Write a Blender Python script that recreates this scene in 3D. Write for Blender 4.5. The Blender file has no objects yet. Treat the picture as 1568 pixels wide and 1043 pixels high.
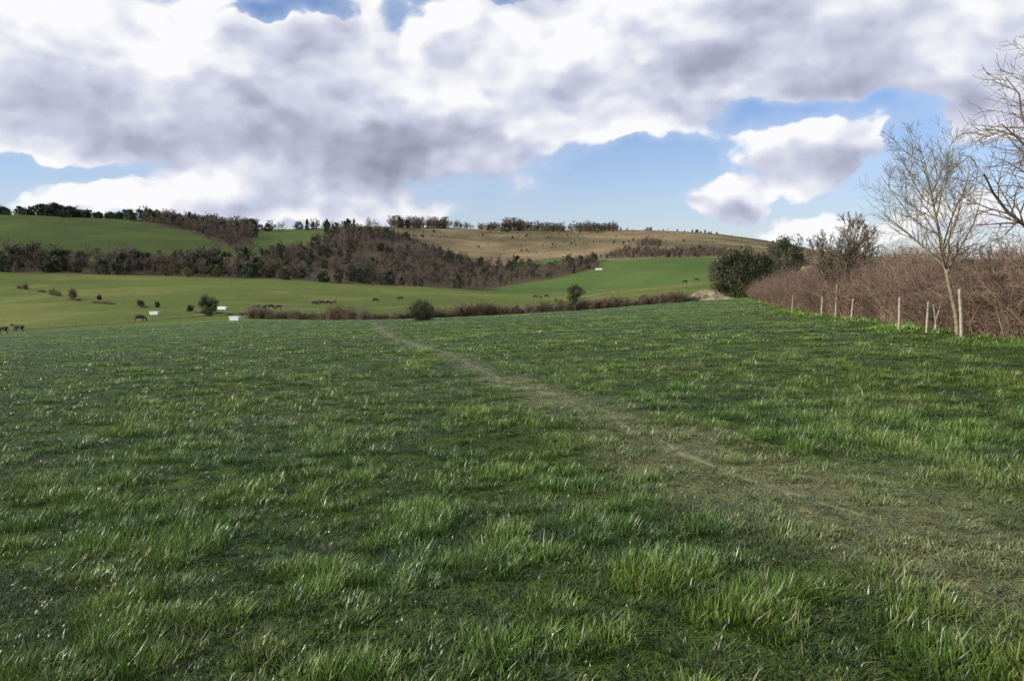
import bpy, math, numpy as np
from mathutils import Vector
R = np.random.RandomState
scene = bpy.context.scene
# ------------------------------------------------------------ camera maths
F=1201.0; CX=784.0; CY=521.5; EYE=1.6
TH=math.atan(121.5/F); CT,ST=math.cos(TH),math.sin(TH)
def ray(px,py):
    cy=CY-py; cx=px-CX
    Yp=F*CT+cy*ST; Zp=-F*ST+cy*CT
    return cx/Yp, Zp/Yp
def proj(X,Y,Z):
    z=Z-EYE
    d=Y*CT-z*ST; up=Y*ST+z*CT
    d=np.maximum(d,0.01)
    return CX+F*X/d, CY-F*up/d
# ------------------------------------------------------------ noise
def _h(i,j,s):
    v=np.sin(i*127.1+j*311.7+s*74.7)*43758.5453
    return v-np.floor(v)
def vn(x,y,s=0):
    i=np.floor(x);j=np.floor(y);fx=x-i;fy=y-j
    fx=fx*fx*(3-2*fx);fy=fy*fy*(3-2*fy)
    return (_h(i,j,s)*(1-fx)+_h(i+1,j,s)*fx)*(1-fy)+(_h(i,j+1,s)*(1-fx)+_h(i+1,j+1,s)*fx)*fy
def fbm(x,y,s=0,o=3):
    t=0;a=.5;n=0
    for k in range(o):
        t=t+a*vn(x*2**k+k*17.3,y*2**k-k*9.1,s+k);n+=a;a*=.5
    return t/n
def sstep(a,b,x):
    t=np.clip((x-a)/(b-a),0,1);return t*t*(3-2*t)
# ------------------------------------------------------------ terrain height
def plane(X,Y):
    Xs=300*np.tanh(X/300.)
    return .045*Xs-.0512*Y
T={
-550:[(130,515),(160,500),(230,460),(340,422),(400,404),(500,364),(620,334),(680,328),(900,335),(1500,370),(3800,396)],
0:[(130,511),(150,501),(230,458),(340,420),(400,402),(500,363),(620,333),(680,328),(900,335),(1500,370),(3800,396)],
200:[(130,499),(150,492),(230,457),(345,423),(420,402),(520,363),(630,339),(690,334),(900,340),(1500,375),(3800,396)],
400:[(140,489),(170,480),(230,462),(350,425),(430,405),(540,376),(680,357),(760,352),(1000,357),(1600,380),(3800,396)],
560:[(145,491),(175,480),(230,465),(360,434),(450,415),(600,375),(800,351),(880,346),(1100,352),(1600,380),(3800,396)],
730:[(145,486),(180,473),(240,461),(340,448),(420,441),(520,424),(700,386),(880,357),(980,350),(1200,356),(1700,380),(3800,396)],
850:[(140,479),(180,468),(240,460),(330,450),(420,437),(540,416),(650,393),(850,363),(950,354),(1200,360),(1700,382),(3800,396)],
950:[(135,472),(180,463),(240,456),(330,445),(450,420),(560,399),(650,391),(850,363),(950,351),(1200,358),(1700,382),(3800,396)],
1050:[(130,464),(170,457),(240,446),(330,432),(450,409),(560,395),(650,388),(850,363),(950,353),(1200,360),(1700,382),(3800,396)],
1130:[(130,461),(170,452),(240,440),(330,425),(450,409),(560,397),(700,385),(850,368),(950,358),(1200,364),(1700,384),(3800,397)],
1200:[(130,458),(170,446),(240,430),(350,413),(500,400),(700,388),(850,379),(950,373),(1200,378),(1700,388),(3800,397)],
1300:[(130,440),(200,425),(300,412),(500,402),(800,396),(1000,394),(1500,396),(3800,398)],
1568:[(130,424),(250,409),(500,402),(1000,400),(1500,399),(3800,399)],
2100:[(130,424),(250,409),(500,402),(1000,400),(1500,399),(3800,399)],
}
cols=sorted(T); ucol=np.array([ray(c,400)[0] for c in cols])
NU,NY=261,420
LY=np.linspace(math.log(50),math.log(3800),NY); YG=np.exp(LY)
UG=np.linspace(-1.1,1.1,NU)
prof=[]
for c,u in zip(cols,ucol):
    ks=[50,85];zs=[float(plane(u*k,k)) for k in ks]
    for (Y,py) in T[c]:
        ks.append(Y);zs.append(EYE+ray(c,py)[1]*Y)
    prof.append(np.interp(YG,ks,zs))
prof=np.array(prof)
TG=np.zeros((NU,NY))
for j in range(NY): TG[:,j]=np.interp(UG,ucol,prof[:,j])
def box(a,n,ax):
    k=np.ones(n)/n
    pad=[(0,0),(0,0)];pad[ax]=(n//2,n//2)
    ap=np.pad(a,pad,mode='edge')
    return np.apply_along_axis(lambda v:np.convolve(v,k,'valid'),ax,ap)
for _ in range(2):
    TG=box(TG,9,0); TG=box(TG,9,1)
def H(X,Y,fine=True):
    X=np.asarray(X,float);Y=np.asarray(Y,float)
    pl=plane(X,np.minimum(Y,85))
    Yc=np.clip(Y,50.01,3799)
    u=np.clip(X/np.maximum(Yc,1),-1.09,1.09)
    fu=(u+1.1)/2.2*(NU-1);fy=(np.log(Yc)-LY[0])/(LY[-1]-LY[0])*(NY-1)
    i=np.clip(fu.astype(int),0,NU-2);j=np.clip(fy.astype(int),0,NY-2)
    a=fu-i;b=fy-j
    t=(TG[i,j]*(1-a)+TG[i+1,j]*a)*(1-b)+(TG[i,j+1]*(1-a)+TG[i+1,j+1]*a)*b
    w=sstep(50,85,Y)
    z=pl*(1-w)+t*w
    if fine:
        z=z+(fbm(X/2.6,Y/2.6,3,2)-.5)*.10
        z=z+(fbm(X/45.,Y/45.,5,3)-.5)*1.2*sstep(150,300,Y)
        z=z+(fbm(X/90.,Y/90.,8,3)-.5)*5.0*sstep(420,700,Y)
    return z
def on_ground(px,py):
    u,v=ray(px,py)
    Y=np.geomspace(2,1500,6000)
    d=(EYE+v*Y)-H(u*Y,Y)
    k=np.argmax(d<=0)
    if d[k]>0: k=len(Y)-1
    return float(u*Y[k]),float(Y[k])
def at_depth(px,Y,py=400):
    return ray(px,py)[0]*Y,Y
# ------------------------------------------------------------ mesh helpers
def new_mesh(name,V,faces_quads=None,tris=None,smooth=True):
    me=bpy.data.meshes.new(name)
    V=np.asarray(V,np.float32)
    loops=[];starts=[];n=0
    if faces_quads is not None and len(faces_quads):
        q=np.asarray(faces_quads,np.int32);loops.append(q.ravel());starts.append(np.arange(len(q))*4);n+=q.size
    if tris is not None and len(tris):
        t=np.asarray(tris,np.int32);loops.append(t.ravel());starts.append(n+np.arange(len(t))*3)
    me.vertices.add(len(V));me.vertices.foreach_set('co',V.ravel())
    if loops:
        L=np.concatenate(loops);S=np.concatenate(starts)
        me.loops.add(len(L));me.loops.foreach_set('vertex_index',L.astype(np.int32))
        me.polygons.add(len(S));me.polygons.foreach_set('loop_start',S.astype(np.int32))
        me.update(calc_edges=True)
        me.polygons.foreach_set('use_smooth',np.full(len(S),smooth))
    me.update()
    return me
def add(name,me,mat=None,parent=None,coll=None,loc=(0,0,0),rot=(0,0,0),sc=(1,1,1)):
    ob=bpy.data.objects.new(name,me)
    if mat is not None and me is not None and len(me.materials)==0: me.materials.append(mat)
    (coll or scene.collection).objects.link(ob)
    ob.location=loc;ob.rotation_euler=rot;ob.scale=sc
    if parent: ob.parent=parent
    return ob
def setcol(me,C,name='col'):
    a=me.attributes.new(name,'FLOAT_COLOR','POINT')
    C=np.asarray(C,np.float32)
    if C.shape[1]==3: C=np.concatenate([C,np.ones((len(C),1),np.float32)],1)
    a.data.foreach_set('color',C.ravel())
def seg_geo(S,sides=3):
    """S: N x 8 (p0,p1,r0,r1)"""
    S=np.asarray(S,float);p0=S[:,0:3];p1=S[:,3:6];r0=S[:,6];r1=S[:,7]
    d=p1-p0;d/=np.maximum(np.linalg.norm(d,axis=1,keepdims=True),1e-6)
    ref=np.where(np.abs(d[:,2:3])>.9,np.array([[1.,0,0]]),np.array([[0,0,1.]]))
    a=np.cross(d,ref);a/=np.linalg.norm(a,axis=1,keepdims=True);b=np.cross(d,a)
    N=len(S);V=np.zeros((N,2,sides,3))
    for k in range(sides):
        c,s=math.cos(2*math.pi*k/sides),math.sin(2*math.pi*k/sides)
        o=a*c+b*s
        V[:,0,k]=p0+o*r0[:,None];V[:,1,k]=p1+o*r1[:,None]
    base=(np.arange(N)*2*sides)[:,None]
    Q=[]
    for k in range(sides):
        k2=(k+1)%sides
        Q.append(np.concatenate([base+k,base+k2,base+sides+k2,base+sides+k],1))
    return V.reshape(-1,3),np.concatenate(Q)
def join_geo(parts):
    Vs=[];Qs=[];n=0
    for V,Q in parts:
        Vs.append(V);Qs.append(np.asarray(Q)+n);n+=len(V)
    return np.concatenate(Vs),np.concatenate(Qs)
# ------------------------------------------------------------ material helpers
def newmat(name):
    m=bpy.data.materials.new(name);m.use_nodes=True
    nt=m.node_tree;nt.nodes.clear()
    return m,nt
class NB:
    def __init__(s,nt): s.nt=nt
    def n(s,t,**k):
        x=s.nt.nodes.new(t)
        for a,b in k.items(): setattr(x,a,b)
        return x
    def lk(s,a,b): s.nt.links.new(a,b)
    def put(s,sock,v):
        if isinstance(v,bpy.types.NodeSocket): s.lk(v,sock)
        elif v is not None: sock.default_value=v
    def m(s,op,a,b=None,c=None,clamp=False):
        x=s.n('ShaderNodeMath',operation=op,use_clamp=clamp)
        s.put(x.inputs[0],a)
        if b is not None:s.put(x.inputs[1],b)
        if c is not None:s.put(x.inputs[2],c)
        return x.outputs[0]
    def v(s,op,a,b=None,c=None):
        x=s.n('ShaderNodeVectorMath',operation=op)
        s.put(x.inputs[0],a)
        if b is not None:s.put(x.inputs[1],b)
        if c is not None:s.put(x.inputs[2],c)
        return x.outputs['Value'] if op in('DOT_PRODUCT','LENGTH','DISTANCE') else x.outputs[0]
    def noise(s,vec,scale,detail=4,rough=.55,dist=0,col=False):
        x=s.n('ShaderNodeTexNoise')
        if vec is not None:s.lk(vec,x.inputs['Vector'])
        x.inputs['Scale'].default_value=scale;x.inputs['Detail'].default_value=detail
        x.inputs['Roughness'].default_value=rough;x.inputs['Distortion'].default_value=dist
        return x.outputs['Color'] if col else x.outputs['Fac']
    def voro(s,vec,scale):
        x=s.n('ShaderNodeTexVoronoi',feature='SMOOTH_F1',voronoi_dimensions='2D')
        s.lk(vec,x.inputs['Vector']);x.inputs['Scale'].default_value=scale;x.inputs['Smoothness'].default_value=.45
        return x.outputs['Distance']
    def mr(s,v,a,b,c=0,d=1,smooth=True):
        x=s.n('ShaderNodeMapRange',interpolation_type='SMOOTHSTEP' if smooth else 'LINEAR')
        s.put(x.inputs['Value'],v)
        for k,q in zip(('From Min','From Max','To Min','To Max'),(a,b,c,d)): s.put(x.inputs[k],q)
        return x.outputs['Result']
    def mix(s,f,a,b,bt='MIX'):
        x=s.n('ShaderNodeMix',data_type='RGBA',blend_type=bt)
        s.put(x.inputs[0],f)
        for sock,v in((x.inputs[6],a),(x.inputs[7],b)):
            if isinstance(v,tuple) and len(v)==3:v=v+(1,)
            s.put(sock,v)
        return x.outputs[2]
    def ramp(s,f,stops):
        x=s.n('ShaderNodeValToRGB')
        e=x.color_ramp.elements
        while len(e)<len(stops): e.new(.5)
        for k,(p,c) in zip(e,stops):
            k.position=p;k.color=c+(1,) if len(c)==3 else c
        s.lk(f,x.inputs[0]);return x.outputs[0]
def bark_mat(name,c1,c2,scale=6,rand=.35,rough=.85):
    m,nt=newmat(name);b=NB(nt)
    tc=b.n('ShaderNodeTexCoord').outputs['Object']
    n=b.noise(tc,scale,2)
    n=b.mr(n,.3,.7)
    c=b.mix(n,c1,c2)
    oi=b.n('ShaderNodeObjectInfo').outputs['Random']
    f=b.mr(oi,0,1,1-rand,1+rand,False)
    vm=b.v('MULTIPLY',c,b.n('ShaderNodeCombineXYZ').outputs[0])
    comb=vm.node.inputs[1].links[0].from_node
    for i in range(3): b.lk(f,comb.inputs[i])
    p=b.n('ShaderNodeBsdfPrincipled');b.lk(vm,p.inputs['Base Color']);p.inputs['Roughness'].default_value=rough
    p.inputs['Specular IOR Level'].default_value=.2
    o=b.n('ShaderNodeOutputMaterial');b.lk(p.outputs[0],o.inputs[0])
    return m
def leaf_mat(name,c1,c2,scale=1.2):
    m,nt=newmat(name);b=NB(nt)
    g=b.n('ShaderNodeNewGeometry')
    n=b.mr(b.noise(g.outputs['Position'],scale,3),.3,.7)
    r=g.outputs['Random Per Island']
    f=b.m('ADD',b.m('MULTIPLY',n,.55),b.m('MULTIPLY',r,.45))
    c=b.mix(f,c1,c2)
    d=b.n('ShaderNodeBsdfPrincipled');b.lk(c,d.inputs['Base Color']);d.inputs['Roughness'].default_value=.6
    d.inputs['Specular IOR Level'].default_value=.3
    o=b.n('ShaderNodeOutputMaterial');b.lk(d.outputs[0],o.inputs[0])
    return m
def flat_mat(name,c1,c2,scale=8,rough=.7,bump=0):
    m,nt=newmat(name);b=NB(nt)
    tc=b.n('ShaderNodeTexCoord').outputs['Object']
    n=b.mr(b.noise(tc,scale,6,.65),.3,.7)
    c=b.mix(n,c1,c2)
    p=b.n('ShaderNodeBsdfPrincipled');b.lk(c,p.inputs['Base Color']);p.inputs['Roughness'].default_value=rough
    if bump:
        bp=b.n('ShaderNodeBump');bp.inputs['Strength'].default_value=.8;bp.inputs['Distance'].default_value=bump
        b.lk(b.noise(tc,scale*2,6,.7),bp.inputs['Height']);b.lk(bp.outputs[0],p.inputs['Normal'])
    o=b.n('ShaderNodeOutputMaterial');b.lk(p.outputs[0],o.inputs[0])
    return m
# ------------------------------------------------------------ geometry-node instancer
def instancer(name,P,rot,sc,vid,coll,tint=None,icol=None):
    me=new_mesh(name,P)
    N=len(P)
    if icol is None: icol=np.ones((N,3))
    for nm,arr in(('rot',rot),('scl',sc),('icol',icol)):
        a=me.attributes.new(nm,'FLOAT_VECTOR','POINT');a.data.foreach_set('vector',np.asarray(arr,np.float32).ravel())
    a=me.attributes.new('vid','INT','POINT');a.data.foreach_set('value',np.asarray(vid,np.int32))
    a=me.attributes.new('tint','FLOAT','POINT');a.data.foreach_set('value',np.asarray(tint if tint is not None else np.zeros(N),np.float32))
    ob=add(name,me)
    g=bpy.data.node_groups.new(name+'_nodes','GeometryNodeTree')
    g.interface.new_socket('Geometry',in_out='INPUT',socket_type='NodeSocketGeometry')
    g.interface.new_socket('Geometry',in_out='OUTPUT',socket_type='NodeSocketGeometry')
    gi=g.nodes.new('NodeGroupInput');go=g.nodes.new('NodeGroupOutput')
    iop=g.nodes.new('GeometryNodeInstanceOnPoints')
    ci=g.nodes.new('GeometryNodeCollectionInfo');ci.inputs['Collection'].default_value=coll
    ci.inputs['Separate Children'].default_value=True;ci.inputs['Reset Children'].default_value=True
    def na(nm,t):
        x=g.nodes.new('GeometryNodeInputNamedAttribute');x.data_type=t;x.inputs['Name'].default_value=nm;return x.outputs['Attribute']
    m2p=g.nodes.new('GeometryNodeMeshToPoints')
    L=g.links.new
    L(gi.outputs[0],m2p.inputs['Mesh']);L(m2p.outputs[0],iop.inputs['Points']);L(ci.outputs[0],iop.inputs['Instance'])
    iop.inputs['Pick Instance'].default_value=True
    L(na('vid','INT'),iop.inputs['Instance Index']);L(na('rot','FLOAT_VECTOR'),iop.inputs['Rotation']);L(na('scl','FLOAT_VECTOR'),iop.inputs['Scale'])
    L(iop.outputs[0],go.inputs[0])
    md=ob.modifiers.new('instances','NODES');md.node_group=g
    return ob
def coll_of(name,meshes,mat=None):
    c=bpy.data.collections.new(name)
    for i,me in enumerate(meshes): add('%s_variant_%02d'%(name,i),me,mat,coll=c)
    return c
# ------------------------------------------------------------ path & field layout
PATH=[on_ground(*p) for p in [(1900,935),(1568,868),(1400,812),(1250,768),(1150,738),(1060,698),(960,652),(860,608),(760,578),(700,548),(650,531),(605,520),(585,505),(572,494)]]
PATH=np.array(PATH)
def seglen(P): return np.concatenate([[0],np.cumsum(np.linalg.norm(np.diff(P,axis=0),axis=1))])
def resample(P,step):
    P=np.asarray(P,float);s=seglen(P);t=np.arange(0,s[-1],step)
    return np.stack([np.interp(t,s,P[:,0]),np.interp(t,s,P[:,1])],1)
def dist_poly(X,Y,P):
    d=np.full(X.shape,1e9)
    for a,b in zip(P[:-1],P[1:]):
        ab=b-a;L=ab@ab
        t=np.clip(((X-a[0])*ab[0]+(Y-a[1])*ab[1])/L,0,1)
        d=np.minimum(d,np.hypot(X-a[0]-t*ab[0],Y-a[1]-t*ab[1]))
    return d
HR=np.array([(11.0,2),(12.2,12),(13.0,19.5),(13.6,23.3),(14.6,28),(18.0,45),(22.6,63),(39,128)],float)
FARH=np.array([on_ground(*p) for p in [(392,488),(480,490),(560,491),(640,489),(700,486),(790,481),(860,477),(930,472),(1000,466),(1045,463)]])
def pathw(X,Y):
    w=.34+.42*sstep(15,5,Y)+(fbm(X/1.3,Y/1.3,31,3)-.5)*.7
    d=dist_poly(X,Y,PATH)
    return (1-sstep(w*.3,w*1.9,d))*(.45+.9*np.clip(fbm(X/.6,Y/.6,33,2),0,.6))
# ------------------------------------------------------------ terrain mesh
nx,ny=700,660
sx=20
tx=np.linspace(-math.asinh(2600/sx),math.asinh(2600/sx),nx);gx=sx*np.sinh(tx)
ty=np.linspace(-math.asinh(90/sx),math.asinh(3700/sx),ny);gy=sx*np.sinh(ty)
GX,GY=np.meshgrid(gx,gy)
GZ=H(GX,GY)
V=np.stack([GX.ravel(),GY.ravel(),GZ.ravel()],1)
ii=(np.arange(ny-1)[:,None]*nx+np.arange(nx-1)[None,:]).ravel()
Q=np.stack([ii,ii+1,ii+nx+1,ii+nx],1)
X,Y=V[:,0],V[:,1]
pxg=CX+F*CT*X/np.maximum(Y,1)
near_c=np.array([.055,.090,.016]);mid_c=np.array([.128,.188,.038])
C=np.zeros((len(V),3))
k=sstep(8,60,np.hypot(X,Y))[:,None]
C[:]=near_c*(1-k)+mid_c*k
farY=np.interp(pxg,[-600,0,200,392,560,700,860,1045,1145,1568],[130,128,132,FARH[0,1],FARH[2,1],FARH[4,1],FARH[6,1],FARH[9,1],130,200])
val=Y>farY
C[val]=(.108,.142,.032)
n1=fbm(X/60,Y/60,50,3)[:,None]
C[val]=(C*(.7+.6*n1)+np.array([.050,.036,.014])*sstep(.48,.7,fbm(X/25,Y/25,53,3))[:,None])[val]
m=val&(pxg>740)&(Y>330);C[m]=((.088,.142,.034)*(.75+.5*n1))[m]
m=val&(pxg<400)&(Y>410);C[m]=((.066,.096,.022)*(.7+.55*n1))[m]
m=val&(pxg>=385)&(pxg<520)&(Y>430);C[m]=(.088,.128,.032)
yd=np.interp(pxg,[560,590,730,850,950,1050,1130,1250,1400,2000],[650,620,560,640,585,575,560,480,480,480])
m=val&(pxg>560)&(Y>yd)
n2=fbm(X/35,Y/35,60,4);n3=fbm(X/120,Y/50,61,3);n4=fbm(X/14,Y/14,66,2)
k3=sstep(.35,.68,n3)[:,None]
dc=np.array([.265,.195,.115])[None]*(1-k3)+np.array([.160,.142,.070])[None]*k3
dc=dc*(.25+.85*n2[:,None]+.5*n4[:,None])
C[m]=dc[m]
# woodland floor
def inpoly(px,py,P):
    c=np.zeros(px.shape,bool);j=len(P)-1
    for i in range(len(P)):
        xi,yi=P[i];xj,yj=P[j]
        if yi!=yj:
            t=((yi>py)!=(yj>py))&(px<(xj-xi)*(py-yi)/(yj-yi)+xi);c^=t
        j=i
    return c
WOOD_A=[(-700,420),(0,418),(200,422),(400,427),(560,437),(700,443),(738,446),(790,436),(850,427),(918,411),(912,398),(860,403),(800,408),(752,408),(720,399),(668,382),(610,357),(590,350),(500,357),(478,376),(430,390),(330,403),(200,402),(-700,399)]
WOOD_B=[(215,339),(250,336),(330,341),(392,356),(388,370),(362,386),(330,372),(280,354)]
vx,vy=proj(X,Y,H(X,Y,False))
wm=val&(Y<860)&(inpoly(vx,vy,WOOD_A)|inpoly(vx,vy,WOOD_B))
C[wm]=(.095,.074,.045)
p=pathw(X,Y)*(Y<farY)*(Y>0)
C=C*(1-p[:,None]*.75)+np.array([.20,.19,.10])*p[:,None]*.75
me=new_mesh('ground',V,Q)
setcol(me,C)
m,nt=newmat('ground_grass_and_soil');b=NB(nt)
at=b.n('ShaderNodeAttribute');at.attribute_name='col'
pos=b.n('ShaderNodeNewGeometry').outputs['Position']
n_f=b.noise(pos,22,4,.75);n_m=b.noise(pos,.5,4,.65);n_l=b.noise(pos,.035,4,.6)
s=b.m('ADD',b.m('MULTIPLY',b.mr(n_f,.3,.7,0,1),.5),b.m('ADD',b.m('MULTIPLY',n_m,.9),b.m('MULTIPLY',n_l,.6)))
cb=b.n('ShaderNodeCombineXYZ')
for i,kk in enumerate((1.05,1.0,.9)): b.lk(b.m('MULTIPLY',s,kk),cb.inputs[i])
cc=b.v('MULTIPLY',at.outputs['Color'],cb.outputs[0])
c2=b.mix(b.mr(n_l,.52,.75,0,.4),cc,(.13,.12,.05))
pr=b.n('ShaderNodeBsdfPrincipled');b.lk(c2,pr.inputs['Base Color']);pr.inputs['Roughness'].default_value=.95;pr.inputs['Specular IOR Level'].default_value=.1
bp=b.n('ShaderNodeBump');bp.inputs['Strength'].default_value=.9;bp.inputs['Distance'].default_value=.18
b.lk(b.noise(pos,2.6,5,.75),bp.inputs['Height']);b.lk(bp.outputs[0],pr.inputs['Normal'])
o=b.n('ShaderNodeOutputMaterial');b.lk(pr.outputs[0],o.inputs[0])
add('ground',me,m)
# ------------------------------------------------------------ grass
def tuft(seed,nb,rad,h0,h1,w):
    r=R(seed);Vs=[];Qs=[];Ts=[];Cs=[]
    n=0
    for i in range(nb):
        a=r.rand()*2*math.pi;q=rad*math.sqrt(r.rand())
        base=np.array([q*math.cos(a),q*math.sin(a),-.02])
        h=r.uniform(h0,h1)*(1-.35*(q/rad)**2)
        la=a+r.normal(0,.9);lean=r.uniform(.15,1.0)*h
        ww=w*r.uniform(.6,1.3)
        side=np.array([-math.sin(la+r.normal(0,.5)),math.cos(la),0])*ww*.5
        ld=np.array([math.cos(la),math.sin(la),0])
        straw=1.0 if r.rand()<.07 else 0
        br=r.uniform(.6,1.35)
        cu=r.uniform(1.5,2.6);drop=r.uniform(0,.35)
        for t,wf in((0,1),(.5,.9),(1,.0)):
            pnt=base+ld*lean*t**cu+np.array([0,0,h*(t-drop*t**3)])
            if t<1:
                Vs+= [pnt-side*wf,pnt+side*wf]
            else: Vs.append(pnt)
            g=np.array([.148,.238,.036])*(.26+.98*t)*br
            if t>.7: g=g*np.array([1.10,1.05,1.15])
            if straw: g=np.array([.40,.38,.22])*(.5+.6*t)
            Cs+= [g]*(2 if t<1 else 1)
        Qs+=[(n,n+1,n+3,n+2)];Ts.append((n+2,n+3,n+4));n+=5
    me=new_mesh('tuft',Vs,Qs,Ts);setcol(me,Cs);return me
gm,nt=newmat('grass_blades');b=NB(nt)
at=b.n('ShaderNodeAttribute');at.attribute_name='col'
ti=b.n('ShaderNodeAttribute');ti.attribute_name='tint';ti.attribute_type='INSTANCER'
ic=b.n('ShaderNodeAttribute');ic.attribute_name='icol';ic.attribute_type='INSTANCER'
c=b.v('MULTIPLY',at.outputs['Color'],ic.outputs['Vector'])
dry=b.v('MULTIPLY_ADD',at.outputs['Color'],(.75,.60,.75),(.120,.115,.068))
c=b.mix(ti.outputs['Fac'],c,dry)
d=b.n('ShaderNodeBsdfPrincipled');b.lk(c,d.inputs['Base Color']);d.inputs['Roughness'].default_value=.36;d.inputs['Specular IOR Level'].default_value=.45
t=b.n('ShaderNodeBsdfTranslucent');b.lk(c,t.inputs[0])
mx=b.n('ShaderNodeMixShader');mx.inputs[0].default_value=.18
b.lk(d.outputs[0],mx.inputs[1]);b.lk(t.outputs[0],mx.inputs[2])
o=b.n('ShaderNodeOutputMaterial');b.lk(mx.outputs[0],o.inputs[0])
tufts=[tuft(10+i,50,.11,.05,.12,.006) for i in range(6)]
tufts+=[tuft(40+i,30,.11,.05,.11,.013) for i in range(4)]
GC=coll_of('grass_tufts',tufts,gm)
r=R(5)
rings=[(1.2,6,255,0),(6,12,105,0),(12,22,42,0),(22,40,16,1),(40,75,5.5,1),(75,140,1.6,1)]
allp=[]
for (a,c_,den,lod) in rings:
    area=math.pi/4*(c_*c_-a*a)*1.06
    N=int(area*den)
    rr=np.sqrt(r.uniform(a*a,c_*c_,N));an=r.uniform(-.83,.83,N)
    x=rr*np.sin(an);y=rr*np.cos(an)
    allp.append(np.stack([x,y,np.full(N,lod),rr],1))
G=np.concatenate(allp)
x,y=G[:,0],G[:,1]
hedx=np.interp(y,HR[:,1],HR[:,0])
fy=np.interp(CX+F*CT*x/np.maximum(y,1),[0,200,392,560,700,860,1045,1145],[128,132,FARH[0,1],FARH[2,1],FARH[4,1],FARH[6,1],FARH[9,1],130])
pw=pathw(x,y)
rw=sstep(9,28,G[:,3]);rw2=sstep(30,70,G[:,3])
# tussock field: lumps ~0.3 m, merging with larger ones
la_=vn(x/.27+.4*vn(x/.5,y/.5,5),y/.25+.4*vn(x/.5,y/.5,6),71);lb_=vn(x/.55,y/.55,72);lc_=vn(x/1.3,y/1.0,73);ld_=vn(x/3.5,y/2.6,74)
cl=la_*(.60-.38*rw)+lb_*(.30)+lc_*(.10+.22*rw)+ld_*(.12*rw)
cl=cl*(1-.45*rw2)+.45*rw2*ld_
keep=(x<hedx+1.2)&(y<fy)&(r.rand(len(x))<.46+2.4*np.clip(cl-.34,0,1))
G=G[keep];x,y=G[:,0],G[:,1];pw=pw[keep];cl=cl[keep];hedx=hedx[keep];rw=rw[keep];rr=G[:,3]
z=H(x,y)
N=len(x)
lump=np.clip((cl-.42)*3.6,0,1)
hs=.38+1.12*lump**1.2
hs*=r.uniform(.75,1.25,N)*(1-.6*pw)
edge=sstep(2.6,.3,hedx-x)
hs*=1+1.0*edge
wscale=np.interp(rr,[0,6,12,22,40,75,150],[1,1.05,1.35,1.9,2.6,4.2,7])
hz=hs*np.interp(rr,[0,20,40,150],[1,1.1,1.35,1.9])
sc=np.stack([wscale,wscale,hz],1)
rot=np.stack([r.normal(0,.14,N),r.normal(.12,.14,N),r.rand(N)*6.28],1)
rot[:,:2]/=np.maximum(wscale,1)[:,None]
vid=np.where(G[:,2]<.5,r.randint(0,6,N),r.randint(6,10,N))
dryp=np.clip(pw*1.0+.40*sstep(.58,.74,fbm(x/1.7,y/1.7,90,3)),0,1)
tint=np.clip(dryp*r.uniform(.5,1.1,N),0,1)*(1-edge)
va=sstep(.35,.65,fbm(x/3,y/3,92,3))[:,None];vb=sstep(.3,.7,fbm(x/.6,y/.6,94,2))[:,None]
icol=(1+va*np.array([.12,0,-.12]))*(1-vb*np.array([.28,.18,.05]))*(.52+.62*lump[:,None])*(1+.3*edge[:,None])*(1+.12*rw[:,None])  # natural tone variation, plus tussock shadow painted in as darker tint between lumps
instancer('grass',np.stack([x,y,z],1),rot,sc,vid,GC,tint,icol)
print('grass tufts',N)
# footpath ribbon
Pp=resample(PATH[:],.2)
k=np.ones(9)/9
for c_ in range(2):
    q=np.pad(Pp[:,c_],4,mode='edge');Pp[:,c_]=np.convolve(q,k,'valid')
tan=np.gradient(Pp,axis=0);tan/=np.linalg.norm(tan,axis=1,keepdims=True);nor=np.stack([-tan[:,1],tan[:,0]],1)
W=7;Vp=[]
for j in range(W):
    f=(j/(W-1)-.5)*2
    hw=.30*(fbm(Pp[:,0]/.45+j//4*9,Pp[:,1]/.45,12,2)-.42)
    q=Pp+nor*(f*np.maximum(hw,.004))[:,None]
    Vp.append(np.stack([q[:,0],q[:,1],H(q[:,0],q[:,1])+.008-(.03 if abs(f)>.9 else 0)],1))
Vp=np.stack(Vp,1);n=len(Pp)
ii=(np.arange(n-1)[:,None]*W+np.arange(W-1)[None]).ravel()
me=new_mesh('footpath',Vp.reshape(-1,3),np.stack([ii,ii+1,ii+W+1,ii+W],1))
add('footpath',me,flat_mat('trodden_soil',(.12,.13,.055),(.20,.19,.10),7,.95,.03))
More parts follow.
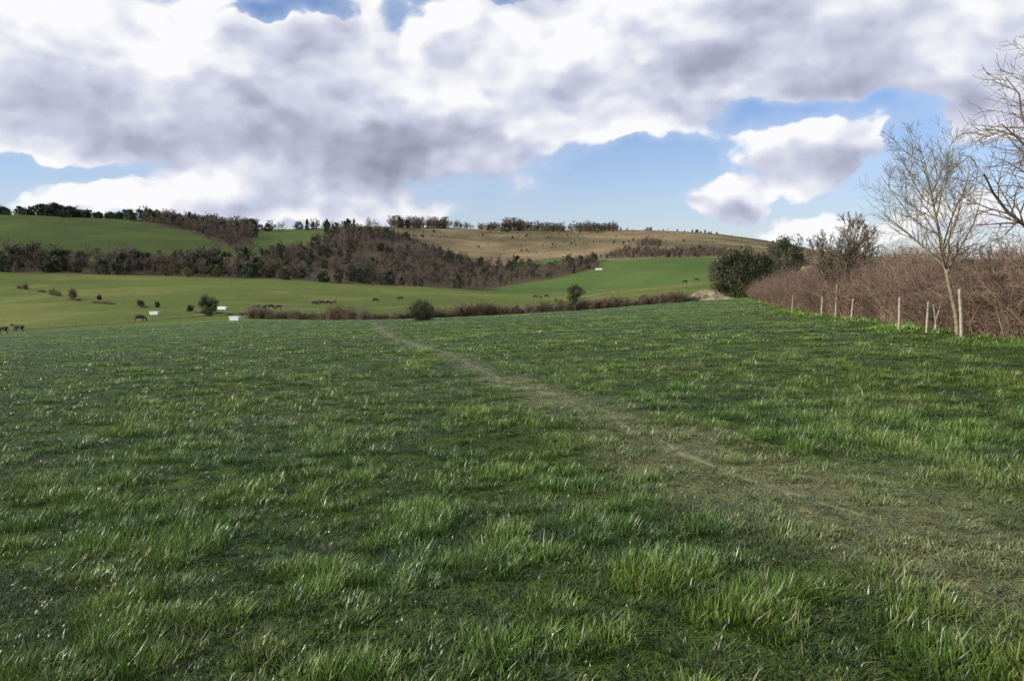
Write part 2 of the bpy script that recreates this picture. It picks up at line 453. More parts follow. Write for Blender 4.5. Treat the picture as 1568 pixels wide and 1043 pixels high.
# ------------------------------------------------------------ woody plants
def rot_dir(d,ang,az):
    d=d/np.linalg.norm(d)
    ref=np.array([1.,0,0]) if abs(d[2])>.9 else np.array([0,0,1.])
    a=np.cross(d,ref);a/=np.linalg.norm(a);b_=np.cross(d,a)
    o=a*math.cos(az)+b_*math.sin(az)
    return d*math.cos(ang)+o*math.sin(ang)
def bare(seed,height,tr,levels=3,kids=(9,6,5),spread=.75,lenf=.55,up=.06,wob=.10,first=.25,minr=.004,bias=None,fork=1,tlean=(0,0)):
    r=R(seed);S=[[] for _ in range(levels+1)]
    def grow(p,d,L,rad,lv,nk):
        ns=7 if lv==0 else (5 if lv==1 else 3)
        kidpos=sorted(r.uniform(first if lv==0 else .2,1,nk)) if nk else []
        ki=0
        for i in range(ns):
            d=d+r.normal(0,wob*(1 if lv else .5),3)+np.array([0,0,up*(1 if lv else .3)])
            if bias is not None and lv>0: d=d+bias*.08
            d/=np.linalg.norm(d)
            p1=p+d*L/ns
            t0,t1=i/ns,(i+1)/ns
            r0=max(rad*(1-.75*t0),minr);r1=max(rad*(1-.75*t1),minr*.7)
            S[lv].append(np.concatenate([p,p1,[r0,r1]]))
            while ki<len(kidpos) and kidpos[ki]<=t1+1e-6:
                if lv<levels:
                    t=kidpos[ki];q=p+(p1-p)*((t-t0)*ns)
                    ang=r.uniform(.55,1.15)*spread
                    cd=rot_dir(d,ang,r.rand()*6.28)
                    cl_=L*lenf*r.uniform(.6,1.15)*(1.15-.65*t)
                    grow(q,cd,cl_,max(rad*(1-.75*t)*.6,minr),lv+1,kids[lv+1] if lv+1<len(kids) else 0)
                ki+=1
            p=p1
    for f in range(fork):
        d0=np.array([r.normal(0,.04)+tlean[0],r.normal(0,.04)+tlean[1],1.]) if fork==1 else rot_dir(np.array([0,0,1.]),r.uniform(.1,.5),f*6.28/fork+r.rand())
        grow(np.array([r.normal(0,.1*(fork>1)),r.normal(0,.1*(fork>1)),-.1]),d0,height*(1 if fork==1 else r.uniform(.7,1)),tr*(1 if fork==1 else .6),0,kids[0])
    parts=[]
    for lv in range(levels+1):
        if S[lv]: parts.append(seg_geo(S[lv],8 if lv==0 else (5 if lv==1 else 3)))
    return join_geo(parts)
def leaves(r,centers,radii,n,size):
    k=r.randint(0,len(centers),n)
    g=r.normal(0,1,(n,3));g/=np.linalg.norm(g,axis=1,keepdims=True)
    P=centers[k]+g*(radii[k]*(r.rand(n)**.35))[:,None]
    a=r.normal(0,1,(n,3));a/=np.linalg.norm(a,axis=1,keepdims=True)
    b_=np.cross(a,g+r.normal(0,.5,(n,3)));b_/=np.linalg.norm(b_,axis=1,keepdims=True)
    s=size*r.uniform(.5,1.3,(n,1))
    V=np.stack([P-a*s,P-b_*s*.6,P+a*s,P+b_*s*.6],1).reshape(-1,3)
    Q=np.arange(n*4).reshape(-1,4)
    return V,Q
bark_brown=bark_mat('twig_brown',(.10,.072,.052),(.19,.14,.10),3,.3)
bark_grey=bark_mat('bark_grey_green',(.17,.145,.095),(.32,.27,.18),8,.05)
bark_thorn=bark_mat('bark_hawthorn',(.13,.10,.07),(.23,.18,.125),8,.05)
hedge_red=bark_mat('hedge_twigs_red_brown',(.125,.080,.054),(.31,.215,.15),2.5,.38)
wood_twig=bark_mat('winter_wood_twigs',(.090,.068,.052),(.200,.152,.112),.3,.6)
lf_dark=leaf_mat('evergreen_leaves',(.016,.028,.010),(.055,.075,.024))
lf_ivy=leaf_mat('ivy_leaves',(.022,.030,.010),(.085,.090,.034))
lf_yel=leaf_mat('pale_willow',(.13,.12,.035),(.24,.21,.06))
# woodland variants
cwood=bpy.data.collections.new('woodland_tree_kinds')
for i in range(7):
    V_,Q_=bare(100+i,8.6,.18,3,(15,8,5),spread=1.0,lenf=.50,up=.05,first=.12,minr=.03)
    add('wood_v%02d'%i,new_mesh('bare_tree',V_,Q_),wood_twig,coll=cwood)
def leafy(seed,h,w,nc,nl,size,trunk=.18,low=.15,conic=False):
    r=R(seed)
    z=r.uniform(low,1,nc)
    prof_=(1-z)*.9+.1 if conic else np.sin(np.clip((z-low)/(1.02-low),0,1)*math.pi*.92+.22)**.6
    a=r.rand(nc)*6.28;q=w*.5*prof_*np.sqrt(r.uniform(.1,1,nc))
    cen=np.stack([q*np.cos(a),q*np.sin(a),z*h*.93],1)
    rad=w*r.uniform(.10,.22,nc)
    S=[]
    for i in range(6):
        S.append([0,0,h*.14*i-.1,r.normal(0,.02),r.normal(0,.02),h*.14*(i+1)-.1,trunk*(1-i*.13),trunk*(1-(i+1)*.13)])
    for c_ in cen:
        zz=c_[2]*.6;S.append([0,0,zz,c_[0],c_[1],c_[2],trunk*.35,trunk*.1])
    Vt,Qt=seg_geo(S,6)
    Vl,Ql=leaves(r,cen,rad,nl,size)
    V_,Q_=join_geo([(Vt,Qt),(Vl,Ql)])
    me=new_mesh('leafy',V_,Q_,smooth=False)
    return me,len(Qt)
def leafy_mesh(seed,h,w,nc,nl,size,lm,bm=bark_brown,**k):
    me,nt_=leafy(seed,h,w,nc,nl,size,**k)
    me.materials.append(bm);me.materials.append(lm)
    mi=np.ones(len(me.polygons),np.int32);mi[:nt_]=0
    me.polygons.foreach_set('material_index',mi);return me
for i in range(2): add('wood_v%02d'%(7+i),leafy_mesh(200+i,8,6.5,30,1700,.28,lf_dark,low=.05),coll=cwood)
add('wood_v09',leafy_mesh(205,9,4.2,34,1500,.26,lf_dark,conic=True,low=.08),coll=cwood)
add('wood_v10',leafy_mesh(206,7,5,24,1100,.26,lf_yel),coll=cwood)
def scatter(X,Y,seed,hscale,jit=.3,pe=.1,pc=.02,py_=.01,sink=.9):
    r=R(seed);N=len(X)
    s=hscale*r.uniform(1-jit,1+jit,N)
    z=H(X,Y)-sink*s
    u=r.rand(N)
    vid=r.randint(0,7,N)
    vid=np.where(u<pe,7+r.randint(0,2,N),vid)
    vid=np.where((u>=pe)&(u<pe+pc),9,vid)
    vid=np.where((u>=pe+pc)&(u<pe+pc+py_),10,vid)
    sc=np.stack([s*r.uniform(.9,1.25,N),s*r.uniform(.9,1.25,N),s],1)
    rot=np.stack([r.normal(0,.04,N),r.normal(0,.04,N),r.rand(N)*6.28],1)
    return np.stack([X,Y,z],1),rot,sc,vid
def polyscatter(poly,Yr,step,seed,Xr=(-700,300)):
    r=R(seed)
    xs=np.arange(Xr[0],Xr[1],step);ys=np.arange(Yr[0],Yr[1],step)
    A,B=np.meshgrid(xs,ys);A=A.ravel()+r.uniform(-.5,.5,A.size)*step;B=B.ravel()+r.uniform(-.5,.5,B.size)*step
    pxx,pyy=proj(A,B,H(A,B,False))
    k=inpoly(pxx,pyy,poly);return A[k],B[k]
D=[]
A,B=polyscatter(WOOD_A,(300,820),6.2,1)
k=(fbm(A/30,B/30,14,2)>.31)
A,B=A[k],B[k]
pxx=CX+F*A/B
hh=np.interp(pxx,[0,380,480,600,735,900],[.90,.82,.66,.60,.62,.60])*(.4+1.2*fbm(A/22,B/22,15,2))
dk=np.interp(pxx,[0,400,560,760],[.22,.22,.08,.06])+.35*sstep(.58,.7,fbm(A/40,B/40,19,2))
D.append(scatter(A,B,2,hh,jit=.4,pe=dk,pc=.02,py_=.04))
A,B=polyscatter(WOOD_B,(500,800),7.0,3)
D.append(scatter(A,B,4,.9,jit=.4,pe=.06,pc=.01))
cat=lambda D:[np.concatenate([d[i] for d in D]) for i in range(4)]
P_,Ro,Sc,Vi=cat(D);instancer('winter_woodland',P_,Ro,Sc,Vi,cwood)
print('woods',len(P_))
# skyline trees on ridge, left hill hedgerow
def line_pts(pxs,Yv,seed,n,jy=12):
    r=R(seed);q=np.sort(r.uniform(0,1,n));px=np.interp(q,np.linspace(0,1,len(pxs)),pxs);Y=np.interp(q,np.linspace(0,1,len(Yv)),Yv)+r.normal(0,jy,n)
    X=np.array([ray(a,370)[0] for a in px])*Y
    return X,Y
D=[]
X_,Y_=line_pts([-220,215],[668,680],21,190,8);D.append(scatter(X_,Y_,22,.95*(.4+1.1*fbm(X_/22,Y_/22,16,2)),.25,pe=.85,pc=.02))
X_,Y_=line_pts([215,395],[672,725],23,80,10);D.append(scatter(X_,Y_,24,1.2,.3,pe=.10))
X_,Y_=line_pts([395,600],[740,860],25,60,10);D.append(scatter(X_,Y_,26,.9,.5,pe=.2,pc=.12))
P_,Ro,Sc,Vi=cat(D);instancer('hilltop_tree_line',P_,Ro,Sc,Vi,cwood)
D=[]
X_,Y_=line_pts([598,690,790,860,945],[900,965,965,950,940],27,360,16);D.append(scatter(X_,Y_,28,1.2*(.6+.85*fbm(X_/28,Y_/60,17,2)),.25,pe=.02,sink=1.2))
X_,Y_=line_pts([950,1110],[945,945],29,22,6);D.append(scatter(X_,Y_,30,.4,.4,pe=.8))
P_,Ro,Sc,Vi=cat(D);instancer('ridge_tree_line',P_,Ro,Sc,Vi,cwood)
D=[]
A,B=polyscatter([(918,396),(958,383),(1112,384),(1112,394),(1000,394)],(500,760),3.6,31,(0,300));D.append(scatter(A,B,32,.40,.35,pe=.05))
A,B=polyscatter([(972,378),(990,371),(1012,373),(1010,379)],(560,860),4.0,33,(0,300));D.append(scatter(A,B,34,.62,.2,pe=0))
A,B=polyscatter([(640,352),(1200,358),(1200,392),(930,390),(760,400),(650,376)],(560,930),11,35,(-200,400));k=(R(8).rand(len(A))<.5)&(fbm(A/60,B/60,44,2)>.46);D.append(scatter(A[k],B[k],36,.27,.6,pe=.15))
P_,Ro,Sc,Vi=cat(D);instancer('hillside_scrub',P_,Ro,Sc,Vi,cwood)
D=[]
X_,Y_=line_pts([1225,1640],[330,330],37,60,8);D.append(scatter(X_,Y_,38,.5,.35,pe=.1))
q=np.arange(1335,1560,12.);X_=np.array([ray(a,395)[0] for a in q])*400;D.append(scatter(X_,np.full(len(q),400.),39,.95,.1,pe=0,sink=.2))
P_,Ro,Sc,Vi=cat(D);instancer('distant_tree_row',P_,Ro,Sc,Vi,cwood)
# ------------------------------------------------------------ hedges
def hedge_clump(seed,L=1.6,Wd=1.1,Ht=2.1,ns=80,nt_=2200,rr_=.006,shoots=16):
    r=R(seed);S=[]
    for i in range(ns+shoots):
        p=np.array([r.uniform(-L/2,L/2),r.normal(0,Wd*.2),-.05]);d=np.array([r.normal(0,.25),r.normal(0,.25),1.]);d/=np.linalg.norm(d)
        hl=Ht*(r.uniform(.5,.98) if i<ns else r.uniform(1.0,1.4))/7;rad=r.uniform(.008,.018)*(1 if i<ns else .7)
        for s_ in range(7):
            d=d+r.normal(0,.16,3);d[2]+=.05;d/=np.linalg.norm(d);p1=p+d*hl
            S.append([*p,*p1,rad*(1-s_*.1),rad*(1-(s_+1)*.1)]);p=p1
    S=np.array(S);k=r.randint(0,len(S),nt_);t=r.rand(nt_,1)
    p0=S[k,:3]+(S[k,3:6]-S[k,:3])*t
    d=r.normal(0,1,(nt_,3));d[:,2]=d[:,2]*.7+.45;d/=np.linalg.norm(d,axis=1,keepdims=True)
    ln=r.uniform(.12,.42,(nt_,1));pm=p0+d*ln*.55;d2=d+r.normal(0,.45,(nt_,3));p1=pm+d2*ln*.5
    one=np.ones((nt_,1))
    T1=np.concatenate([p0,pm,one*rr_,one*rr_*.8],1);T2=np.concatenate([pm,p1,one*rr_*.8,one*rr_*.4],1)
    return new_mesh('hedge_clump',*seg_geo(np.concatenate([S,T1,T2]),3))
HC=coll_of('hedge_clumps',[hedge_clump(300+i) for i in range(6)],hedge_red)
HF=coll_of('hedge_clumps_coarse',[hedge_clump(320+i,2.4,1.6,2.0,60,1300,.018,10) for i in range(4)],bark_mat('hedge_twigs_far',(.13,.095,.062),(.27,.20,.13),1.5,.35))
def hedge(name,line,step,coll,nv,hfun,seed,rows=2,off=.5,gap=0):
    r=R(seed);P2=resample(line,step);tan=np.gradient(P2,axis=0);ang=np.arctan2(tan[:,1],tan[:,0])
    nr=np.stack([-np.sin(ang),np.cos(ang)],1);out=[];A_=[]
    for k_ in range(rows):
        o=(k_-(rows-1)/2)*off
        q=P2+nr*o+r.normal(0,.18,P2.shape);out.append(q);A_.append(ang)
    q=np.concatenate(out);ang=np.concatenate(A_)
    kk=r.rand(len(q))>gap*(.3+1.4*fbm(q[:,0]/9,q[:,1]/9,seed,2));q=q[kk];ang=ang[kk];N=len(q)
    hz=hfun(q[:,0],q[:,1])*r.uniform(.8,1.16,N)/2.05
    instancer(name,np.stack([q[:,0],q[:,1],H(q[:,0],q[:,1])],1),np.stack([r.normal(0,.07,N),r.normal(0,.07,N),ang+r.choice([0,math.pi],N)+r.normal(0,.2,N)],1),
      np.stack([r.uniform(.9,1.25,N),r.uniform(.9,1.4,N),hz],1),r.randint(0,nv,N),coll)
HRc=HR+np.array([[1.0,0]])
hedge('hedgerow',HRc,.72,HC,6,lambda x,y:np.interp(y,[0,19,27,45,63,100,128],[2.1,2.05,2.05,2.35,2.4,2.2,2.0])+1.3*(fbm(x/2.5,y/2.5,41,2)-.5),51,rows=3,off=.45,gap=.07)
hedge('hedgerow',FARH,1.1,HF,4,lambda x,y:1.3+2.6*np.clip(fbm(x/6,y/6,43,2)-.3,0,1),52,rows=2,off=.9,gap=.5)
bl=np.array([on_ground(*p) for p in [(-60,432),(60,446),(112,460),(215,471),(300,479),(380,483)]])
hedge('hedgerow',bl,2.6,HF,4,lambda x,y:.5+1.3*sstep(.5,.7,fbm(x/14,y/14,47,2)),53,rows=1,gap=.6)
lr=np.array([on_ground(*p) for p in [(1050,462),(1095,458)]]);
hedge('hedgerow',lr,1.2,HF,4,lambda x,y:1.0+0*x,54,rows=1,off=.7,gap=.4)
# ------------------------------------------------------------ individual trees
def place(name,me,mat,X_,Y_,rz=0,s=1,dz=0):
    return add(name,me,mat,loc=(X_,Y_,float(H(X_,Y_))+dz),rot=(0,0,rz),sc=(s,s,s))
V_,Q_=bare(401,5.3,.075,3,(24,12,8),spread=.95,lenf=.56,up=.08,wob=.12,first=.36,minr=.0045)
place('bare_sapling_tree',new_mesh('ash',V_,Q_),bark_grey,13.15,23.0)
V_,Q_=bare(402,7.0,.15,3,(26,11,9),spread=1.05,lenf=.58,up=.04,wob=.17,first=.22,minr=.006,bias=np.array([-.4,.1,0]),tlean=(.02,0))
place('bare_tree',new_mesh('bare_tree_big',V_,Q_),bark_brown,12.95,18.4)
V_,Q_=bare(403,4.9,.13,3,(15,9,7),spread=.8,lenf=.5,up=.08,wob=.1,first=.2,minr=.010,fork=6)
place('bare_hawthorn_tree',new_mesh('hawthorn',V_,Q_),bark_thorn,17.6,42.5)
V_,Q_=bare(404,3.6,.08,3,(12,8,6),spread=.6,lenf=.5,up=.09,wob=.1,first=.3,minr=.005,fork=3)
place('bare_hawthorn_tree',new_mesh('hawthorn_b',V_,Q_),bark_brown,16.3,25.0)
def ltree(name,px,py,hpx,wpx,seed,lm,nc=40,nl=6000,depth=None,**k):
    X_,Y_=on_ground(px,py) if depth is None else at_depth(px,depth,py)
    me=leafy_mesh(seed,hpx/F*Y_*1.0,wpx/F*Y_,nc,nl,wpx/F*Y_*.022,lm,**k)
    return place(name,me,None,X_,Y_)
ltree('ivy_clad_tree',320,484,33,30,501,lf_dark,low=.08)
ltree('evergreen_tree',645,491,32,40,502,lf_ivy,low=.05)
ltree('ivy_clad_tree',881,477,40,36,503,lf_ivy,low=.05)
ltree('ivy_clad_tree',1126,455,78,70,504,lf_ivy,nc=60,nl=9000,depth=150,low=.08)
ltree('ivy_clad_tree',1162,452,62,60,508,lf_ivy,nc=50,nl=7000,depth=156,low=.06)
ltree('ivy_clad_tree',1204,440,82,62,505,lf_ivy,nc=46,nl=5500,depth=170,low=.08)
for i,(px,py,hp) in enumerate([(112,459,19),(152,460,10),(215,470,15),(240,471,12),(291,477,12),(560,490,18),(700,486,14),(790,481,16),(860,477,22),(985,466,18),(455,489,15)]):
    X_,Y_=on_ground(px,py);V_,Q_=bare(600+i,hp/F*Y_*.85,.09,2,(14,10,6),spread=1.1,lenf=.6,first=.05,minr=.028,fork=5)
    place('hawthorn_bush',new_mesh('bush',V_,Q_),bark_brown,X_,Y_)
for i,(px,Yd,hp) in enumerate([(1106,160,64),(1148,165,70),(1184,165,74),(1214,180,84),(1228,185,58)]):
    X_,Y_=at_depth(px,Yd);hh_=hp/F*Yd;V_,Q_=bare(620+i,hh_*.85,.14,3,(12,8,6),spread=.95,lenf=.5,first=.12,minr=.03,fork=4)
    place('bare_tree',new_mesh('bare_mid',V_,Q_),bark_brown,X_,Y_)
# ------------------------------------------------------------ earth banks
def bank(name,px,py,wm_,dm,hm,seed,mat,depth=None):
    X_,Y_=on_ground(px,py) if depth is None else at_depth(px,depth)
    n=90;g=np.linspace(-1,1,n);A,B=np.meshgrid(g,g)
    rr_=np.hypot(A,B)+ (fbm(A*2+seed,B*2,seed,3)-.5)*.7
    hh_=hm*sstep(1,.0,rr_)*(.45+1.1*fbm(A*5,B*5,seed+1,4))-.1
    x=X_+A*wm_/2;y=Y_+B*dm/2;zz=H(x,y)+hh_-sstep(.8,1,np.maximum(abs(A),abs(B)))*.4
    ii=(np.arange(n-1)[:,None]*n+np.arange(n-1)[None]).ravel()
    add(name,new_mesh(name,np.stack([x.ravel(),y.ravel(),zz.ravel()],1),np.stack([ii,ii+1,ii+n+1,ii+n],1)),mat)
em=flat_mat('sandy_bank',(.12,.115,.045),(.36,.28,.16),.7,.95,.35)
bank('earth_bank',1080,460,12,22,1.7,3,em,depth=150)
bank('earth_bank',1246,432,18,16,3.6,7,em,depth=140)
# ------------------------------------------------------------ posts and fences
wood_pale=flat_mat('weathered_post_wood',(.30,.25,.17),(.50,.44,.32),9,.85)
def post(name,px,Yd,hgt,rad,lean=(0,0),dx=0):
    u=ray(px,500)[0];X_=u*Yd
    S=[[0,0,-.3,lean[0]*.5*hgt,lean[1]*.5*hgt,hgt*.5,rad,rad*.95],[lean[0]*.5*hgt,lean[1]*.5*hgt,hgt*.5,lean[0]*hgt,lean[1]*hgt,hgt,rad*.95,rad*.88],
       [lean[0]*hgt,lean[1]*hgt,hgt,lean[0]*hgt,lean[1]*hgt,hgt+rad*.5,rad*.88,rad*.15]]
    place(name,new_mesh(name,*seg_geo(S,7),smooth=False),wood_pale,X_,Yd)
post('fence_post',1377,27.0,1.15,.045,(-.03,0))
post('fence_post',1475,21.6,1.35,.05,(-.12,0))
post('fence_post',1419,24.8,1.0,.04,(.02,0))
post('fence_post',1428,25.2,.95,.025,(.25,0))
post('fence_post',1436,25.0,.9,.025,(-.2,0))
post('fence_post',1279,40.5,1.7,.05,(.0,0))
post('fence_post',1257,43,1.1,.05,(0.02,0))
post('fence_post',1303,36,1.0,.045,(0.05,0))
post('fence_post',1212,56,1.1,.045,(0.02,0))
def fence(name,line,step,hgt,rad,wires):
    P2=resample(line,step);z=H(P2[:,0],P2[:,1]);r=R(9);S=[]
    for (x,y),zz in zip(P2,z):
        l=r.normal(0,.04,2);h_=hgt*r.uniform(.92,1.06)
        S.append([x,y,zz-.2,x+l[0],y+l[1],zz+h_,rad,rad*.9]);S.append([x+l[0],y+l[1],zz+h_,x+l[0],y+l[1],zz+h_+.03,rad*.9,rad*.2])
    V1=seg_geo(S,6);Wr=[]
    for w_ in wires:
        for a in range(len(P2)-1):
            Wr.append([P2[a,0],P2[a,1],z[a]+w_,P2[a+1,0],P2[a+1,1],z[a+1]+w_,.006,.006])
    V2=seg_geo(Wr,3)
    add(name,new_mesh(name,*join_geo([V1,V2]),smooth=False),wood_fence)
wood_fence=flat_mat('old_fence_wood',(.16,.13,.09),(.30,.25,.18),9,.85)
fence('wire_fence',np.array([on_ground(*p) for p in [(-150,520),(0,511),(120,502),(210,495),(300,491),(392,489)]]),4.2,1.15,.06,(.35,.7,1.05))
fence('wire_fence',np.array([on_ground(*p) for p in [(400,470),(540,474),(700,468),(830,462),(960,455)]]),6,1.1,.05,(.5,1.0))
def strip(name,pts,w,mat):
    P2=resample(np.array([on_ground(*p) for p in pts]),1.5);tan=np.gradient(P2,axis=0);tan/=np.linalg.norm(tan,axis=1,keepdims=True)
    nr=np.stack([-tan[:,1],tan[:,0]],1);Vs=[]
    for j in range(5):
        q=P2+nr*((j/4-.5)*w*(1+.5*(fbm(P2[:,0]/3,P2[:,1]/3,j,2)-.5)))[:,None];Vs.append(np.stack([q[:,0],q[:,1],H(q[:,0],q[:,1])+.12],1))
    Vs=np.stack(Vs,1);n=len(P2);ii=(np.arange(n-1)[:,None]*5+np.arange(4)[None]).ravel()
    add(name,new_mesh(name,Vs.reshape(-1,3),np.stack([ii,ii+1,ii+6,ii+5],1)),mat)
tm=flat_mat('farm_track_soil',(.13,.125,.06),(.22,.19,.11),.8,.95)
strip('farm_track',[(-60,509),(60,503),(140,497),(215,492),(300,485),(345,478)],1.5,tm)
strip('farm_track',[(893,456),(920,451),(945,446)],2.5,em)
# ------------------------------------------------------------ troughs
tw=flat_mat('white_plastic',(.70,.70,.66),(.82,.82,.78),4,.5)
def trough(px,py,L,rz=0,Wd=.8,Hh=.75):
    t=.04
    def ring(l,w,z): return [(-l,-w,z),(l,-w,z),(l,w,z),(-l,w,z)]
    V=ring(L/2-.12,Wd/2-.08,.15)+ring(L/2,Wd/2,Hh)+ring(L/2+.05,Wd/2+.05,Hh)+ring(L/2+.05,Wd/2+.05,Hh+.05)+ring(L/2-t,Wd/2-t,Hh+.05)+ring(L/2-.16,Wd/2-.12,.24)
    Q=[(3,2,1,0)]
    for k in range(5):
        for i in range(4):
            j=(i+1)%4;Q.append((k*4+i,k*4+j,k*4+4+j,k*4+4+i))
    Q.append((20,21,22,23));V=[list(v) for v in V]
    for sx_ in(-1,1):
        for sy_ in(-1,1):
            cx,cy=sx_*(L/2-.25),sy_*(Wd/2-.13);n=len(V)
            for z_ in(-.05,.2):
                for a,b_ in((-1,-1),(1,-1),(1,1),(-1,1)): V.append([cx+a*.05,cy+b_*.05,z_])
            for i in range(4):
                j=(i+1)%4;Q.append((n+i,n+j,n+4+j,n+4+i))
    X_,Y_=on_ground(px,py)
    place('feed_trough',new_mesh('feed_trough',V,Q,smooth=False),tw,X_,Y_,rz)
trough(237,483,2.2,-.3);trough(341,475,2.8,-.5);trough(360,492,1.9,-.3);trough(917,414,4.5,-.3,1.4,1.2)
# ------------------------------------------------------------ cows
cowm=flat_mat('black_cow_hide',(.006,.005,.005),(.016,.013,.012),5,.65)
def cow_mesh(name,graze):
    Vv=[(-.78,0,1.12),(-.3,0,1.06),(.2,0,1.05),(.62,0,1.14)];Rr=[(.30,.33),(.36,.40),(.36,.40),(.27,.34)]
    E=[(0,1),(1,2),(2,3)]
    def ch(start,pts):
        p=start
        for (q,rd) in pts:
            Vv.append(q);Rr.append((rd,rd));E.append((p,len(Vv)-1));p=len(Vv)-1
        return p
    if graze: hd=ch(3,[((.95,0,.98),.19),((1.18,.03,.62),.14),((1.30,.05,.40),.13),((1.40,.06,.14),.085)]);ear=len(Vv)-2
    else: hd=ch(3,[((.95,0,1.32),.20),((1.18,.03,1.48),.15),((1.36,.05,1.45),.13),((1.62,.08,1.27),.085)]);ear=len(Vv)-2
    ez=Vv[ear]
    for s in(-1,1):
        ch(ear,[((ez[0]-.05,ez[1]+s*.2,ez[2]+.1),.03),((ez[0]-.06,ez[1]+s*.3,ez[2]+.08),.02)])
        st=.10*s
        ch(3,[((.58,s*.20,.80),.13),((.60+st,s*.20,.45),.065),((.58+st,s*.20,.12),.045),((.62+st,s*.20,.0),.06)])
        ch(0,[((-.72,s*.22,.88),.18),((-.58-st*.6,s*.22,.70),.12),((-.86-st,s*.21,.45),.062),((-.80-st,s*.21,.12),.045),((-.76-st,s*.21,.0),.06)])
    ch(0,[((-1.08,0,1.28),.05),((-1.16,0,.95),.025),((-1.14,0,.5),.035)])
    me=bpy.data.meshes.new(name);me.from_pydata(Vv,E,[])
    ob=bpy.data.objects.new('tmp',me);scene.collection.objects.link(ob)
    sk=ob.modifiers.new('s','SKIN');ob.modifiers.new('sub','SUBSURF').levels=1
    for i,rd in enumerate(Rr): me.skin_vertices[0].data[i].radius=rd
    me.skin_vertices[0].data[0].use_root=True
    dg=bpy.context.evaluated_depsgraph_get();dg.update()
    out=bpy.data.meshes.new_from_object(ob.evaluated_get(dg))
    bpy.data.objects.remove(ob);out.name=name
    out.materials.clear();out.materials.append(cowm)
    for p_ in out.polygons:p_.use_smooth=True
    return out
cg=cow_mesh('cow_grazing',True);cs=cow_mesh('cow_standing',False)
cows=[(4,511,0,math.pi,.85),(29,509,1,math.pi,.85),(214,493,0,0.1,.95),(393,474,0,math.pi,.8),(405,475,1,1.2,.75),(415,473,0,.1,.75),(426,474,0,math.pi,.75),(482,468,0,0,.85),(493,467,1,math.pi,.8),(503,467,0,.9,.8),(512,466,0,2.4,.8),(575,463,0,.2,.85),(613,460,0,math.pi,.8),(820,457,0,0,.7),(828,458,1,2,.7),(837,456,0,0.2,.7),(1049,434,0,math.pi,.85),(1067,431,0,0,.85)]
for px,py,kd,rz,s_ in cows:
    X_,Y_=on_ground(px,py);place('cow',cs if kd else cg,None,X_,Y_,rz,s_)
# ------------------------------------------------------------ sun + sky
SAZ=math.radians(-104);SEL=math.radians(28)   # azimuth from +Y towards +X
sd=Vector((math.sin(SAZ)*math.cos(SEL),math.cos(SAZ)*math.cos(SEL),math.sin(SEL)))
sl=bpy.data.lights.new('sun','SUN');sl.energy=5.0;sl.angle=math.radians(.5);sl.color=(1,.94,.83)
so=bpy.data.objects.new('sun',sl);scene.collection.objects.link(so);so.rotation_euler=sd.to_track_quat('Z','Y').to_euler();so.location=(-30,0,40)
w=bpy.data.worlds.new('World');scene.world=w;w.use_nodes=True;nt=w.node_tree;nt.nodes.clear();b=NB(nt)
try:
    w.cycles.sampling_method='MANUAL';w.cycles.sample_map_resolution=256
except Exception as e: print(e)
tc=b.n('ShaderNodeTexCoord').outputs['Generated']
sky=b.n('ShaderNodeTexSky',sky_type='NISHITA');sky.sun_disc=False;sky.sun_elevation=SEL;sky.sun_rotation=SAZ
sky.air_density=1.0;sky.dust_density=.3;sky.ozone_density=1.5
sp=b.n('ShaderNodeSeparateXYZ');b.lk(tc,sp.inputs[0])
az=b.m('ARCTAN2',sp.outputs[0],sp.outputs[1]);el=b.m('ARCSINE',sp.outputs[2])
cmb=b.n('ShaderNodeCombineXYZ');b.lk(az,cmb.inputs[0]);b.lk(el,cmb.inputs[1]);P0=cmb.outputs[0]
def ae(px,py):
    u,v=ray(px,py);return math.atan2(u,1),math.atan2(v,math.hypot(u,1))
wn=b.v('SUBTRACT',b.noise(P0,8,4,.6,0,True),(.5,.5,.5))
Pd=b.v('MULTIPLY_ADD',wn,(.14,.09,0),P0)
Pw=b.v('MULTIPLY_ADD',wn,(.05,.04,0),P0)
def blobs(L,vec,base,soft=False):
    acc=base
    for (px,py,rx,ry,wt) in L:
        a,e=ae(px,py);ix=F/rx;iy=F/ry
        vv=b.v('MULTIPLY_ADD',vec,(ix,iy,0),(-a*ix,-e*iy,0))
        t=b.v('DOT_PRODUCT',vv,vv)
        if soft:
            q=b.m('MAXIMUM',b.m('SUBTRACT',1.,t),0.);q=b.m('MULTIPLY',q,q);acc=b.m('MULTIPLY_ADD',q,wt,acc);continue
        q=b.m('MULTIPLY_ADD',t,-wt,wt)
        q=b.m('MAXIMUM' if wt>0 else 'MINIMUM',q,0.)
        acc=b.m('ADD',acc,q)
    return acc
COV=[(300,90,560,210,.85),(620,190,330,150,.75),(1200,60,560,135,.95),(950,80,300,130,.45),(1000,190,170,40,.35),
 (1250,238,140,64,1.0),(1180,255,60,35,.3),(1100,302,80,40,1.05),(200,300,160,28,.6),(60,180,220,50,.4),(480,325,330,26,.5),(1270,345,190,26,.6),(1500,350,130,40,.6),(1530,185,110,50,.8),
 (920,300,60,12,.35),(1450,290,100,40,.5),(100,230,120,14,.4),
 (440,2,120,20,-1.0),(745,150,50,18,-.75),(1020,270,200,60,-.45),(1250,178,170,24,-.6),(60,270,130,26,-.35),(60,5,120,30,-.2),(1405,215,35,30,-.5),(760,5,60,14,-.6)]
cov=blobs(COV,Pd,-.25)
high=b.mr(el,.40,.6,0,.05)
side=b.mr(b.m('ABSOLUTE',az),.75,1.1,0,.15)
cov=b.m('ADD',cov,b.m('MAXIMUM',high,side))
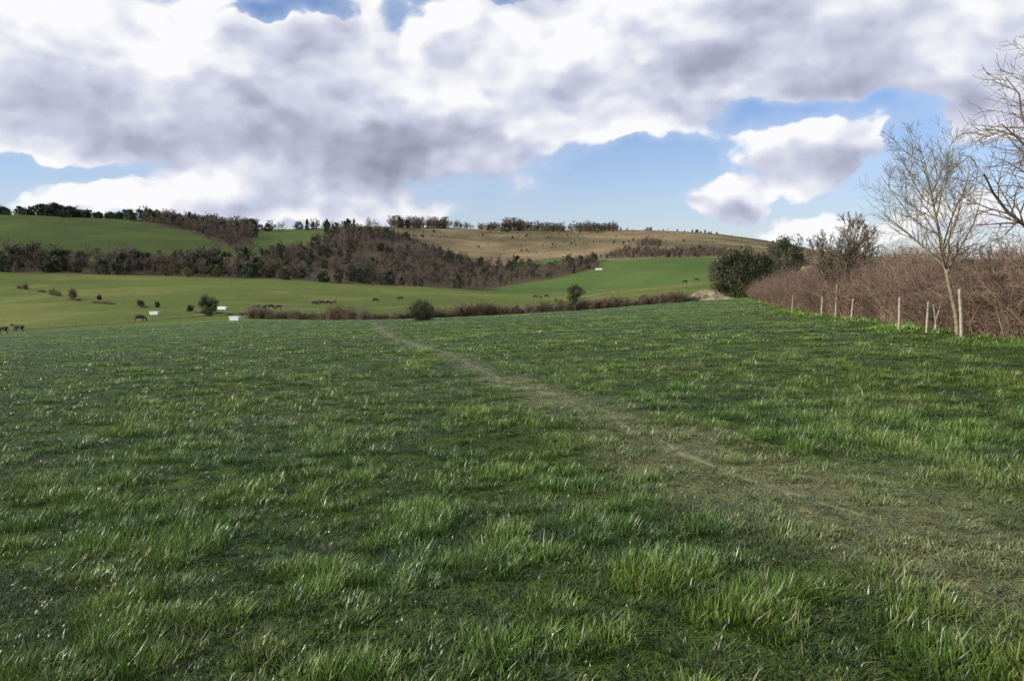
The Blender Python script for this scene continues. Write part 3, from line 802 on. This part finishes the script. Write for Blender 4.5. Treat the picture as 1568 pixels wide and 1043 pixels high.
def cloudn(off,detail):
    v1=b.v('MULTIPLY',b.v('ADD',Pw,off),(1,1.6,1))
    nn=b.noise(v1,4.4,detail,.54,.1)
    vv=b.m('ADD',b.m('MULTIPLY',b.voro(v1,10),.66),b.m('MULTIPLY',b.voro(v1,27),.34))
    return b.m('ADD',b.m('MULTIPLY',nn,.86),b.m('MULTIPLY',b.m('SUBTRACT',.72,vv),.22))
na_=cloudn((0,0,0),8)
nb_=cloudn((-.016,.032,0),4)
Dn=b.m('ADD',cov,b.m('MULTIPLY',b.m('SUBTRACT',na_,.50),3.0))
alpha=b.mr(Dn,-.02,.25)
DARK=[(600,250,340,110,.62),(400,190,340,100,.30),(1150,125,380,85,.42),(1285,268,110,42,.6),(140,205,260,60,.2),(1450,120,240,70,.2),(1118,322,60,22,.35),(450,60,160,50,.08),(1350,40,260,60,.08),
 (230,60,220,80,-.12),(640,40,200,60,-.18),(620,170,90,50,-.35),(920,60,180,80,-.18),(820,195,80,36,-.25),(1190,205,110,30,-.3),(1085,282,60,26,-.35),(300,335,300,25,-.25),(1270,345,200,25,-.2)]
dark=blobs(DARK,Pd,.0,True)
thick=b.mr(Dn,.2,1.4,0,.16)
br=b.m('MULTIPLY_ADD',b.m('SUBTRACT',na_,nb_),3.0,.76)
br=b.m('SUBTRACT',b.m('SUBTRACT',br,dark),thick)
br=b.m('MULTIPLY_ADD',br,.85,.15)
ccol=b.ramp(br,[(0,(3.0,3.1,4.2)),(.28,(4.4,4.6,6.0)),(.6,(6.6,6.8,8.1)),(.90,(9.7,9.7,9.9))])
thin=b.mr(Dn,-.7,.2,0,.45)
hz=b.mr(el,0,.22,.30,0)
skc=b.mix(b.m('MAXIMUM',thin,hz),b.v('MULTIPLY',sky.outputs[0],(1.0,1.08,1.42)),(6.2,7.1,8.8))
out=b.mix(alpha,skc,ccol)
bg=b.n('ShaderNodeBackground');b.lk(out,bg.inputs[0]);bg.inputs[1].default_value=.1
o=b.n('ShaderNodeOutputWorld');b.lk(bg.outputs[0],o.inputs[0])
# ------------------------------------------------------------ camera
cam=bpy.data.cameras.new('camera');cam.sensor_width=23.5;cam.lens=23.5*F/1568.;cam.clip_end=8000;cam.clip_start=.05
co=bpy.data.objects.new('camera',cam);scene.collection.objects.link(co)
co.location=(0,0,EYE);co.rotation_euler=(math.radians(90)-TH,0,0)
scene.camera=co
scene.view_settings.view_transform='Standard';scene.view_settings.look='None';scene.view_settings.exposure=0
